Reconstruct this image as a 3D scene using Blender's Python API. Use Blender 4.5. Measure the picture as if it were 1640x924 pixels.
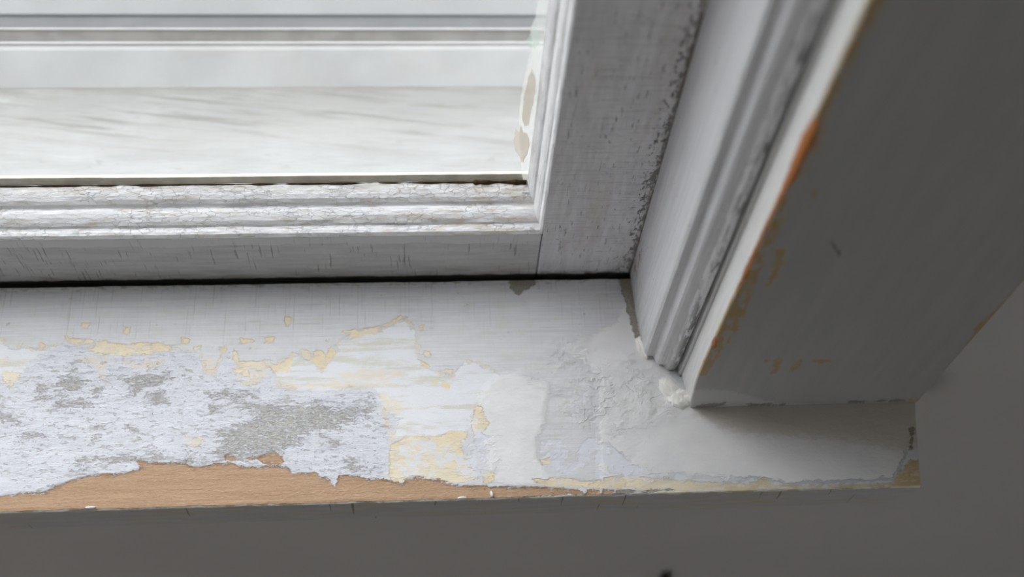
import bpy, bmesh, math
import numpy as np
from mathutils import Matrix, Vector

for o in list(bpy.data.objects):
    bpy.data.objects.remove(o)
SC = bpy.context.scene
COL = SC.collection

# ------------------------------------------------------------------ camera, sky, exposure
cam_data = bpy.data.cameras.new('camera')
cam = bpy.data.objects.new('camera', cam_data)
COL.objects.link(cam)
cam_data.sensor_fit = 'HORIZONTAL'
cam_data.sensor_width = 36.0
cam_data.lens = 1903.7 / 1640 * 36
cam_data.clip_start = 0.01
cam_data.dof.use_dof = True
cam_data.dof.focus_distance = 0.528
cam_data.dof.aperture_fstop = 4.8
ROT = [[0.9973354, 0.0153821, -0.0713125], [-0.048016, 0.8743429, -0.4829275], [0.0549231, 0.4850648, 0.8727517]]
mw = Matrix(ROT).to_4x4()
mw.translation = (0, 0, 0.5)
cam.matrix_world = mw
SC.camera = cam

world = bpy.data.worlds.new('overcast_sky')
SC.world = world
world.use_nodes = True
bg = world.node_tree.nodes['Background']
bg.inputs[1].default_value = 4.75
wt = world.node_tree                       # overcast sky: much brighter overhead than at the horizon
tcw = wt.nodes.new('ShaderNodeTexCoord'); sxw = wt.nodes.new('ShaderNodeSeparateXYZ'); mrw = wt.nodes.new('ShaderNodeMapRange')
wt.links.new(tcw.outputs['Generated'], sxw.inputs[0]); wt.links.new(sxw.outputs[2], mrw.inputs[0])
mrw.inputs[1].default_value = 0.0; mrw.inputs[2].default_value = 1.0; mrw.inputs[3].default_value = 0.45; mrw.inputs[4].default_value = 1.0
cmw = wt.nodes.new('ShaderNodeVectorMath'); cmw.operation = 'SCALE'; cmw.inputs[0].default_value = (0.948, 0.967, 1.0)
azw = wt.nodes.new('ShaderNodeMath'); azw.operation = 'MULTIPLY_ADD'; azw.inputs[1].default_value = -0.75; azw.inputs[2].default_value = 1.0
wt.links.new(sxw.outputs[0], azw.inputs[0])          # thin cloud, brighter to the left
prw = wt.nodes.new('ShaderNodeMath'); prw.operation = 'MULTIPLY'
wt.links.new(mrw.outputs[0], prw.inputs[0]); wt.links.new(azw.outputs[0], prw.inputs[1])
wt.links.new(prw.outputs[0], cmw.inputs['Scale']); wt.links.new(cmw.outputs[0], bg.inputs[0])

def area(name, loc, target, sx, sy, power, col):
    d = bpy.data.lights.new(name, 'AREA'); d.shape = 'RECTANGLE'; d.size = sx; d.size_y = sy; d.energy = power; d.color = col
    o = bpy.data.objects.new(name, d); COL.objects.link(o); o.location = loc
    o.rotation_euler = (Vector(target) - Vector(loc)).to_track_quat('-Z', 'Y').to_euler()
    return o
# added fill lamp far behind and left of the camera, no window there
area('far_fill_light', (-1.3, -3.1, .35), (0, .2, .1), 1.2, 1.4, 18.0, (1.0, .98, .965))
# added soft fill near the left wall, brightens faces turned left
area('side_fill_light', (-2.9, -.55, 1.35), (0, .2, 0), 0.9, 1.2, 4.0, (.985, .98, 1.0))

SC.view_settings.view_transform = 'Standard'
SC.view_settings.look = 'None'
SC.view_settings.gamma = 1.0
SC.view_settings.use_curve_mapping = False
SC.view_settings.exposure = 0.0
SC.cycles.use_denoising = True
SC.cycles.max_bounces = 12
SC.cycles.diffuse_bounces = 8
SC.cycles.sample_clamp_indirect = 0

# outlines of worn paint in millimetres on each board (x, y on the sill; x, z on upright faces)
SILL_WEAR = {
    'wood': [[(-194.3, 178.4), (-184, 179), (-176.3, 179.9), (-165.9, 180.1), (-162.1, 181.7), (-154.7, 184.9), (-148.3, 187), (-137.7, 187.3), (-131.2, 188.2), (-126.7, 189.2), (-125.3, 190.6), (-127, 192.1), (-129.8, 193.4), (-126.3, 193.3), (-122.2, 192.3), (-116.3, 191.8), (-108.7, 191.9), (-103.2, 189.7), (-97.8, 190.2), (-93.9, 191.2), (-85.7, 191), (-82.9, 189.5), (-78.8, 189.1), (-68, 189.4), (-62, 188.3), (-60.3, 186), (-57.5, 185.6), (-50.2, 186), (-47.4, 183.6), (-43.9, 182.3), (-41.3, 179.1), (-40.6, 181.1), (-39.8, 185.1), (-35.2, 183.8), (-27, 182.4), (-20.2, 181.7), (-12, 179.4), (-10.6, 181.4), (-6.5, 182.4), (0.4, 181.4), (7.2, 180), (11.3, 178.2), (19.5, 177.6), (30.5, 177), (47.1, 176.3), (66.4, 174.6), (67.6, 172.8), (30.3, 171), (-13.3, 170.6), (-56.4, 170.2), (-104.2, 169.4), (-143.4, 168.3), (-182.1, 166.8), (-192.3, 166.5)], [(69.2, 174.5), (74.7, 174.3), (75.1, 172), (68.4, 171.9)], [(76.4, 174.3), (81.4, 173.9), (81.7, 171.8), (75.6, 171.7)], [(-90.6, 194.3), (-86.8, 195.1), (-84.5, 193), (-86.6, 191.3), (-89.9, 192.3)], [(-75.8, 193.1), (-72.4, 195.6), (-68.3, 196.1), (-64.9, 193.3), (-64, 190.4), (-68.6, 189.7), (-73.5, 191)], [(-80.5, 193.8), (-78.1, 194.3), (-76.9, 192.5), (-79.6, 192)]],
    'chalk': [[(-208.7, 232.9), (-192.9, 236.3), (-183.3, 236.7), (-181.2, 240.7), (-177.5, 243.8), (-172.5, 248.4), (-166.2, 253), (-160.3, 250.7), (-153.2, 250.2), (-155.7, 248), (-148.2, 243.8), (-145.6, 245.3), (-141.4, 245.5), (-127.3, 244.9), (-123.3, 246.4), (-120.5, 247.3), (-110.5, 246.1), (-104.8, 245.4), (-102.7, 235.8), (-96.9, 234.1), (-95.4, 240.4), (-92.8, 248.3), (-90.3, 249.2), (-88.1, 241.8), (-85.7, 234.5), (-82.7, 230.7), (-72.9, 232.3), (-70.2, 234.1), (-69.4, 229.7), (-58.5, 225.4), (-47.2, 224.2), (-35.9, 226.1), (-24.6, 225.9), (-23.1, 222.4), (-22.3, 220.5), (-20.6, 217.4), (-21.1, 214.7), (-19.4, 213.7), (-13.2, 211.1), (-15.5, 204.5), (-18.3, 200.1), (-17.7, 189.7), (-17.1, 181.6), (-24.2, 180.9), (-35, 172.9), (-182.4, 169), (-197.9, 169.4)]],
    'pale': [[(-70.4, 238.2), (-62.9, 242.9), (-61.4, 242.8), (-56.3, 242.1), (-51.9, 238.8), (-48.9, 234.3), (-46.2, 239.3), (-42, 244), (-40.7, 250.5), (-33.5, 251.9), (-30.6, 253.5), (-21.9, 254.7), (-18.4, 257.5), (-13.1, 260.1), (-9.6, 259), (-5.8, 254.7), (-5.3, 244.9), (-4.5, 239.4), (-1.7, 236.1), (4, 232.8), (7.5, 231.8), (11.2, 229.8), (14.2, 234.8), (17.2, 237.9), (21.5, 236.9), (30.1, 233.8), (32.9, 231.2), (32.3, 218.6), (20.8, 215.8), (18.1, 203.6), (3.5, 201.9), (-17.4, 200.1), (-24.4, 195.8), (-72.2, 218.1)], [(-211.5, 249.2), (-195.6, 253.7), (-189.3, 248.7), (-172.6, 249), (-166.2, 253), (-164.1, 248.2), (-176.4, 235.9), (-208.3, 230.5)]],
    'cream': [[(-166.9, 254.7), (-159.2, 253.5), (-149.2, 252.4), (-142, 250.9), (-132.1, 250.4), (-122.3, 250.9), (-117.8, 248.8), (-119, 246.3), (-128.8, 245.2), (-138.5, 244.5), (-147.1, 245.9), (-156.2, 247.4), (-153.6, 249.3), (-151.7, 251.5), (-159, 251.6), (-162.2, 250.7), (-164.6, 252.1)], [(-195.4, 243.2), (-190.9, 245), (-189.9, 243.4), (-192.9, 241.6)], [(-192.5, 237.2), (-189.9, 238.4), (-184.8, 237), (-184.3, 233.6), (-187.1, 230.3), (-190.1, 232.5)], [(-179.3, 252.7), (-175.9, 252.3), (-175.2, 249.7), (-177.7, 249.5)], [(-95.9, 248.1), (-92.6, 248.6), (-93.2, 245.1), (-95.5, 245.8)], [(-87.1, 252.1), (-81.1, 252.6), (-80.1, 250), (-86.6, 249.8)], [(-76.5, 252.8), (-71.6, 252.7), (-71.5, 250.1), (-75.2, 249.9)], [(-89.3, 246), (-87.2, 245), (-86.1, 241.1), (-78.9, 239.7), (-72.8, 242.1), (-70.4, 238.6), (-66.2, 240.1), (-64.8, 242.3), (-62.9, 242.2), (-63, 238.7), (-63.9, 234.3), (-67.3, 233.8), (-70.2, 235.1), (-72.6, 237.3), (-77.3, 235.2), (-81.6, 236.6), (-82.4, 231.6), (-84.8, 233.8), (-88.3, 235.2), (-89.5, 236.5), (-86.2, 237.6), (-88.9, 240.9)], [(-58.7, 246.6), (-55.8, 245.9), (-53.4, 242.7), (-52.1, 245.8), (-49.2, 245.8), (-47.1, 241.9), (-45, 247), (-43, 247.9), (-42.6, 243.7), (-45.4, 240.6), (-47.5, 236.2), (-48.9, 235.2), (-51, 237.8), (-53.3, 239.8), (-57.1, 241.5), (-58.9, 243.4)], [(-39.4, 255.7), (-32.1, 255.5), (-27.7, 256.4), (-22.5, 257), (-22.8, 254), (-27.7, 253.1), (-32.1, 252.6), (-35.8, 251), (-40.7, 251.8), (-36.4, 253.3), (-39.9, 254.4)], [(-23.1, 257), (-17.5, 259.2), (-14.6, 262.1), (-11.7, 262.4), (-7.3, 259.6), (-8.4, 259), (-12.5, 261.1), (-14.3, 259.1), (-19, 256.9)], [(-2.8, 238.7), (-0.2, 237.3), (0.3, 235.7), (-2, 236.1)], [(8.1, 234.6), (11, 234.5), (11.2, 231.7), (9.5, 230.1)], [(6.2, 228), (9.1, 228.6), (9.3, 225.4), (7, 224.8)], [(2.8, 229.3), (4.6, 229.9), (4.2, 227.4), (2.5, 227.1)], [(-1.9, 244.1), (0.7, 244.1), (0.4, 241.5), (-1.6, 241.2)], [(-3.8, 257.9), (-1.7, 257.5), (-2, 254.9), (-4.1, 255.3)], [(-17.7, 196.8), (-15.5, 199.4), (-10.5, 200.8), (-3.5, 201.8), (0.7, 200.5), (6.3, 201.8), (9.7, 203.9), (17, 202.8), (16.6, 200.4), (14, 197.7), (16.1, 190.3), (18.4, 185.8), (21.9, 181.3), (14.1, 179.2), (8.6, 179.4), (0.4, 181.7), (-7.8, 182.5), (-13.3, 180), (-16.6, 180.1), (-18, 183.9)], [(20.7, 214.3), (23.6, 215.7), (26.8, 208), (24.9, 203.5), (20.8, 200), (19, 203.6)], [(49, 189.4), (53.5, 189.6), (53.9, 187.2), (49.9, 187)], [(25.3, 184.2), (28, 183.2), (28.4, 179.1), (23.7, 179.3), (22.5, 182.8)], [(44.5, 179.8), (58.4, 180.3), (70.8, 178.2), (83.6, 179.9), (94.8, 179.9), (108.7, 178), (142.2, 175), (149.7, 177.2), (152.1, 176.2), (154, 174.1), (170.4, 173.3), (199.2, 173.7), (208.5, 174), (211.2, 179), (215.1, 181), (217.2, 183.9), (227.9, 186), (224.3, 169.8), (181.1, 169), (113.2, 168.6), (94.1, 173.2), (85.9, 174.6), (52.6, 176.4)], [(43.3, 254.3), (45.1, 253.6), (44.7, 251.7), (42.6, 252.4)], [(-66.9, 263.1), (-64, 263.4), (-63.3, 259.8), (-65.5, 258.5), (-67.1, 260.5)], [(-140.2, 260), (-137.8, 259.3), (-137.6, 254.7), (-140, 255.4)], [(-159.7, 262), (-156.8, 261.6), (-157.1, 259), (-159.1, 259.7)], [(-114, 253.3), (-110.2, 252.5), (-110.3, 250.3), (-113.5, 250.7)], [(-107.9, 248.3), (-104.5, 248.9), (-104.3, 246.3), (-107.2, 246.7)]],
    'peach': [[(-162.7, 243.7), (-155.2, 243.9), (-146.2, 242.8), (-146.2, 238.4), (-147.1, 234), (-148.6, 235.3), (-151.3, 239.1), (-153.6, 242), (-160.6, 242.1)], [(-140.3, 242.6), (-127, 241.7), (-120.9, 242.2), (-122.6, 239.1), (-133.6, 237.8), (-136.7, 240.7)], [(-104, 245.3), (-96.1, 242), (-96.9, 234.1), (-101.1, 233.6)], [(-23.5, 225.5), (-19.5, 222.3), (-13.2, 218.2), (-9.8, 215.9), (-13.2, 212.3), (-19.4, 214.3), (-21.1, 217.4), (-22.3, 221.2)], [(-36, 230.2), (-18.9, 228.6), (-13.2, 226.6), (-24.6, 226.2), (-35.9, 226.5), (-52.9, 226.2), (-58.6, 227.6)], [(-84, 230.1), (-80.7, 230), (-81.6, 227.5), (-83.4, 228.2)], [(-70, 229.7), (-61.5, 229.5), (-57.1, 226.3), (-64.1, 224.6), (-68.1, 227.2)], [(-107, 203.9), (-102.2, 204.7), (-99.8, 201.9), (-101.7, 198.4), (-105.6, 199.7)], [(-192.5, 237.2), (-189.9, 238.4), (-184.8, 237), (-184.3, 233.6), (-187.1, 230.3), (-190.1, 232.5)], [(-72.6, 237.3), (-77.3, 234.9), (-81.6, 236.3), (-82.4, 230.7), (-84.8, 233.2), (-88.8, 234.6), (-83.9, 228.2), (-78.3, 228.1)], [(-41.8, 233.5), (-30.4, 235.8), (-13.2, 233.5), (-8.9, 231.5), (-24.6, 229.3), (-38.9, 230.3)], [(-21.7, 219.9), (-17.2, 204.6), (-14.9, 201.5), (-17.4, 200.1), (-19.4, 204.6)]],
    'grey': [[(-168.8, 231.1), (-163.7, 234.1), (-160.6, 238), (-158.4, 235.5), (-152.4, 232.3), (-156, 227.7), (-161.2, 225.7), (-165.4, 226.4)], [(-178, 232.2), (-171.8, 232.7), (-172.3, 226.6), (-166.6, 224.9), (-169, 222.5), (-176, 223.6), (-175.3, 228.2)], [(-189.9, 217.3), (-182.1, 215.3), (-182.3, 212.9), (-189.2, 212.5)], [(-174.6, 223.6), (-152.7, 223.1), (-149.6, 219.9), (-163.1, 218.8)], [(-137.9, 233.2), (-126.4, 234.8), (-118, 234.6), (-119.7, 229), (-132.4, 225.6), (-136.8, 228.2)], [(-150.8, 229.8), (-145.2, 229.6), (-146, 224.4), (-149.4, 223)], [(-126.1, 226.7), (-119.3, 225.3), (-118.3, 219.8), (-123.1, 218.1), (-125.6, 221.8)], [(-136.8, 228.8), (-131.2, 228.1), (-131.3, 223.8), (-135.3, 224.5)], [(-99.8, 223.9), (-94.9, 225.7), (-86.5, 225.5), (-79.4, 223.5), (-79.4, 222.2), (-86.4, 223.6), (-96.1, 222.6)], [(-98.6, 218.7), (-93.9, 219.2), (-92.8, 215.5), (-98.3, 215)], [(-89.1, 221.5), (-85.2, 221.4), (-85.6, 219), (-89.5, 219.4)], [(-82.9, 220.8), (-80.1, 220.1), (-80.5, 217.6), (-83.3, 218.3)], [(-77.2, 218.2), (-69.5, 219.5), (-58.2, 218.3), (-52.7, 219.1), (-47, 217.4), (-35.7, 215), (-31.6, 218.6), (-29.6, 216.4), (-27.4, 220), (-25.4, 218.1), (-26.2, 211.4), (-32.3, 210.4), (-38.4, 206.9), (-46.1, 205.3), (-52.2, 204.3), (-57.1, 203.2), (-59.7, 199.1), (-64.2, 195.7), (-70.9, 193.2), (-84.5, 193.3), (-92.6, 192.4), (-95.5, 195.6), (-91.4, 199.3), (-93.5, 205), (-87.7, 208.8), (-80.1, 211), (-77.5, 214.5)], [(-39.5, 193.2), (-34, 192.5), (-29.8, 189.5), (-28.4, 185.6), (-34.7, 184.4), (-38, 187.4)], [(-45.2, 200.5), (-39.6, 199.8), (-36.5, 197.3), (-39.6, 196.8), (-43.7, 198.7)], [(-132, 196.3), (-117.2, 195.9), (-106.2, 193.9), (-93.9, 191.2), (-103.2, 189.7), (-119.5, 191.6), (-129.8, 192.8)], [(-154.6, 194.9), (-141.3, 195.4), (-132, 196.3), (-129.8, 193.4), (-146.3, 192.1), (-155.4, 190.6)], [(-162, 180.9), (-158.4, 183.3), (-152.3, 187.1), (-148.2, 186.4), (-153.7, 183.4)], [(-144.3, 186.9), (-138.3, 187.3), (-138.4, 183.9), (-142.6, 183.4)], [(-148.4, 209.7), (-144.4, 210.8), (-145.6, 204.3), (-147.8, 204.9)], [(-177.7, 207.5), (-169.6, 207), (-169.9, 205.5), (-177, 206)], [(-133.5, 209.9), (-130.9, 211), (-129.7, 208), (-132.6, 206.9)]],
    'filler': [[(19.9, 206.6), (22.2, 216.4), (24.5, 223.5), (29.9, 228.7), (36.4, 231.7), (43.8, 230.3), (52.9, 226.9), (56.8, 223.7), (54.1, 218.1), (52.2, 205.8), (48.4, 198.3), (47.8, 189.4), (54.2, 179), (47.1, 176.9), (30.6, 177.6), (26.6, 181.2), (25.5, 188.5), (26.2, 193.8), (23.6, 199), (19.7, 198.8)], [(91.2, 172.1), (74.9, 176.9), (79.4, 230.1), (62.8, 243.4), (89.1, 256.1), (98.2, 272.9), (104.2, 242.5), (121.9, 216.5), (231.2, 213.8), (212.4, 181.9), (208.3, 176.1), (170.7, 175.1), (153.8, 176.2), (149.9, 178.6), (136.9, 177.2), (109, 180.9)]],
    'blue': [[(-13.3, 197), (-7.7, 199.8), (0.7, 199.6), (3.4, 195.1), (13.2, 199.3), (18, 199.1), (25.5, 190), (24.6, 181.3), (15.6, 182.4), (8.8, 187.5), (0.4, 183.4), (-10.6, 183.1), (-14.7, 188.2)], [(20.7, 214.3), (24.5, 200.5), (31.5, 200.3), (25.7, 194.5), (18.8, 197)], [(48.4, 198.3), (76.8, 199.1), (89.9, 186.8), (97.8, 181.8), (75.2, 180.7), (58.5, 181.8), (50.5, 186.4)], [(72.6, 182.8), (114.7, 180.8), (137, 177.8), (114.3, 177.3), (86.4, 180.1)]],
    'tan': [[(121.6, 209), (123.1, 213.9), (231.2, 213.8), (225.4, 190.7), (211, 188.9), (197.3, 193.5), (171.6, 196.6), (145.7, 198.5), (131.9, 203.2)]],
    'stain': [[(92.9, 281.3), (100.3, 281.2), (99.7, 262.6), (100.5, 247.5), (98.3, 248.9), (96.2, 261)], [(39.3, 282.2), (52.6, 282), (52.1, 278.5), (48.7, 276.5), (46.3, 276.2), (45.2, 273.2), (41.9, 273.9), (40.3, 277.4)], [(220.7, 200.3), (222.9, 200.9), (223, 198.4), (220.6, 189.9), (218.7, 189.3), (220.6, 195.4)], [(81.6, 173.6), (88.6, 174.2), (91.3, 173), (87, 171.7), (82.3, 171.8)], [(92.7, 173), (106.8, 174), (107.5, 172.8), (94, 171.8)]],  # the outline along the stop paints corner shade as well as dirt
    'ridge': [[(58.3, 241.9), (64.5, 247.3), (69.2, 249.8), (76.5, 248), (74.7, 244.5), (67.3, 244), (59.6, 239.6)], [(43.8, 230.3), (53, 228.2), (60, 224.2), (61.2, 220.4), (55.5, 221.8), (47.1, 227)], [(26.3, 196.8), (28.7, 198.6), (31.3, 193.7), (30.4, 186.9), (28, 182.6), (26.6, 188.5)], [(72.1, 211.5), (84, 215.8), (90, 218.5), (89.8, 216), (73.2, 207.7)], [(81.3, 202), (100.5, 207), (101.7, 204.6), (82.5, 199)]],
    'lump': [[(64.6, 227.3), (79.7, 233.3), (95, 239.5), (106.1, 232.7), (113.9, 223), (109.5, 210.5), (91.9, 207.9), (85.6, 201.9), (71.6, 205.3), (60.8, 214.8)], [(60.2, 248.4), (70.8, 251.5), (74.6, 243.2), (70.9, 233.5), (60.7, 233.8), (56.7, 240.3)]],
}
CASING_WEAR = {
    'orange': [[(106.3, 218.4), (118.2, 218.3), (119.7, 206.3), (119, 192.8), (117.8, 177), (117, 161.6), (117.5, 145.1), (118.1, 127.4), (117, 113.3), (113.4, 94.2), (103.4, 94.6)], [(102.9, 70.1), (117.4, 72.3), (118.8, 63.1), (104.5, 61.3)]],
    'cream': [[(104.2, 283), (120.3, 283), (120.7, 269.5), (121.3, 249.6), (120.3, 233.1), (119.8, 218.3), (122.4, 202.3), (121.7, 190.4), (120.1, 185.1), (119.3, 177.8), (122.3, 166.3), (122.5, 152.2), (121.1, 141.6), (122.7, 123.6), (123.7, 99.1), (124.5, 77.7), (121.7, 54.6), (120.6, 36), (106.2, 36.7)], [(122.8, 143.7), (128, 141.4), (130.1, 128), (129.1, 112.9), (126.8, 116.3), (126.7, 130.3)], [(146.8, 50.5), (149.6, 52.2), (152.5, 34.4), (149.4, 35.9)], [(155.3, 47), (159.5, 50.5), (160.9, 40.5), (157.8, 35.5)], [(164.2, 48.4), (167.9, 50.7), (173.2, 47.4), (168, 44.5)], [(142, 50.1), (144.9, 49.3), (145.1, 47.5), (142.5, 48.2)], [(230.9, 129.8), (226.5, 118.1), (226.5, 109.8), (226.1, 91.3), (223.9, 77.7), (225.6, 66.8), (227.3, 52.4), (233.1, 43.4), (255, 89.1)], [(126.3, 181.3), (128.8, 181.3), (129.5, 174.6), (127.5, 175.8)], [(221.6, 5), (228.5, 4.7), (230.7, -1.2), (223.4, -0.1)]],
    'scrub': [[(114.4, 21.8), (131.5, 20.9), (154.8, 7.2), (177.1, 0.3), (180.1, -10.2), (119.7, -6.7)]],
    'scratch': [[(141.9, 148.4), (145, 145.3), (148.7, 139.1), (149.3, 135.6), (147.3, 139.2), (144.2, 143.6)]],
    'crumb': [[(120.8, 3.4), (134.8, 5.5), (136.1, 2.6), (122.3, -1.7)], [(193.7, 4.4), (200.9, 4.7), (202.2, 1.8), (194.6, 1.5)], [(203.9, 4.6), (220.3, 4.4), (221.1, 2.2), (204.7, 2.4)], [(146.8, 4.1), (164.6, 3.1), (165.4, 0.2), (147.6, 0.5)]],
}
GLASS_MARKS = {
    'film': [[(47.7, 174.8), (42.7, 174.7), (42.3, 158), (41.1, 151), (42.6, 140.2), (41.4, 132.7), (40.4, 121), (39.7, 106.8), (40.4, 91.8), (41.8, 73.6), (42.7, 63.2), (43.7, 55.3), (44.7, 49.3), (48.9, 47.2)]],
    'green': [[(42.8, 153.9), (41.5, 149.3), (39.8, 146), (40.3, 141.7), (43.8, 140.9), (45.7, 147.5)]],
    'smear': [[(43.4, 128.1), (42, 123.4), (41.2, 113), (41.2, 96.2), (42.6, 90.9), (44.4, 91.8), (44.9, 103.8), (45.5, 113), (45.2, 121.8)]],
    'hand': [[(39.2, 89.2), (40.7, 86), (41.2, 91.4), (42.6, 86.5), (44.3, 85.5), (45.6, 78.2), (45.3, 69.8), (44.3, 68.4), (44.1, 63.6), (42.6, 65.1), (41.4, 69.9), (39.6, 73.7), (38.5, 82)]],
}


# ------------------------------------------------------------------ helpers
def link(o, parent=None):
    COL.objects.link(o)
    if parent is not None:
        o.parent = parent
    return o

def mesh_obj(name, verts, faces, mat, parent=None, smooth=False, attrs=None):
    me = bpy.data.meshes.new(name)
    me.from_pydata([tuple(v) for v in verts], [], [tuple(f) for f in faces])
    me.validate()
    bm = bmesh.new(); bm.from_mesh(me)
    bmesh.ops.recalc_face_normals(bm, faces=bm.faces)
    bm.to_mesh(me); bm.free()
    if attrs:
        for k, a in attrs.items():
            at = me.attributes.new(k, 'FLOAT', 'POINT')
            at.data.foreach_set('value', np.asarray(a, np.float32))
    if smooth:
        me.polygons.foreach_set('use_smooth', [True] * len(me.polygons))
    me.materials.append(mat)
    me.update()
    return link(bpy.data.objects.new(name, me), parent)

def box_geo(x0, x1, y0, y1, z0, z1):
    v = [(x, y, z) for x in (x0, x1) for y in (y0, y1) for z in (z0, z1)]
    f = [(0, 1, 3, 2), (4, 6, 7, 5), (0, 4, 5, 1), (2, 3, 7, 6), (0, 2, 6, 4), (1, 5, 7, 3)]
    return v, f

def boxes(name, L, mat, parent=None):
    V, F = [], []
    for b in L:
        v, f = box_geo(*b); n = len(V)
        V += v; F += [tuple(i + n for i in q) for q in f]
    return mesh_obj(name, V, F, mat, parent)

def bevelled_box(name, b, r, mat, parent=None):
    o = boxes(name, [b], mat, parent)
    bm = bmesh.new(); bm.from_mesh(o.data)
    bmesh.ops.bevel(bm, geom=bm.edges[:], offset=r, segments=3, affect='EDGES', profile=0.6)
    bm.to_mesh(o.data); bm.free()
    return o

def empty(name, loc=(0, 0, 0)):
    o = bpy.data.objects.new(name, None)
    o.empty_display_size = 0.05
    link(o)
    return o

def tag(o, label, cat, kind=None, group=None):
    o['label'] = label
    o['category'] = cat
    if kind: o['kind'] = kind
    if group: o['group'] = group
    return o

def hash2(ix, iy, seed):
    h = (ix.astype(np.int64) * 374761393 + iy.astype(np.int64) * 668265263 + seed * 1442695041) & 0x7fffffff
    h = ((h ^ (h >> 13)) * 1274126177) & 0x7fffffff
    return ((h ^ (h >> 16)) & 0xffff) / 65535.0

def vnoise(x, y, seed=0, octs=4):
    x = np.asarray(x, float); y = np.asarray(y, float)
    tot = np.zeros(np.broadcast(x, y).shape); amp, nrm = 1.0, 0.0
    for k in range(octs):
        ix, iy = np.floor(x), np.floor(y)
        fx, fy = x - ix, y - iy
        fx = fx * fx * (3 - 2 * fx); fy = fy * fy * (3 - 2 * fy)
        a = hash2(ix, iy, seed + k); b = hash2(ix + 1, iy, seed + k)
        c = hash2(ix, iy + 1, seed + k); d = hash2(ix + 1, iy + 1, seed + k)
        tot += amp * (a + (b - a) * fx + (c - a) * fy + (a - b - c + d) * fx * fy)
        nrm += amp; amp *= 0.5; x = x * 2.03 + 7.1; y = y * 2.03 + 3.7
    return tot / nrm - 0.5

def sdf(px, py, polys, far=14.0):
    """signed distance in mm, positive inside the union of the outlines"""
    out = np.full(px.shape, -far)
    for P in polys:
        P = np.array(P); x0, y0 = P.min(0) - far; x1, y1 = P.max(0) + far
        sel = np.where((px > x0) & (px < x1) & (py > y0) & (py < y1))[0]
        if not len(sel): continue
        qx, qy = px[sel], py[sel]
        d2 = np.full(qx.shape, 1e9); inside = np.zeros(qx.shape, bool)
        for i in range(len(P)):
            ax, ay = P[i]; bx, by = P[(i + 1) % len(P)]
            ex, ey = bx - ax, by - ay
            t = np.clip(((qx - ax) * ex + (qy - ay) * ey) / (ex * ex + ey * ey + 1e-9), 0, 1)
            d2 = np.minimum(d2, (qx - ax - t * ex) ** 2 + (qy - ay - t * ey) ** 2)
            if ay != by:
                inside ^= ((ay > qy) != (by > qy)) & (qx < ex * (qy - ay) / ey + ax)
        d = np.sqrt(d2); d = np.where(inside, d, -d)
        out[sel] = np.maximum(out[sel], np.maximum(d, -far))
    return out

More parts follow.
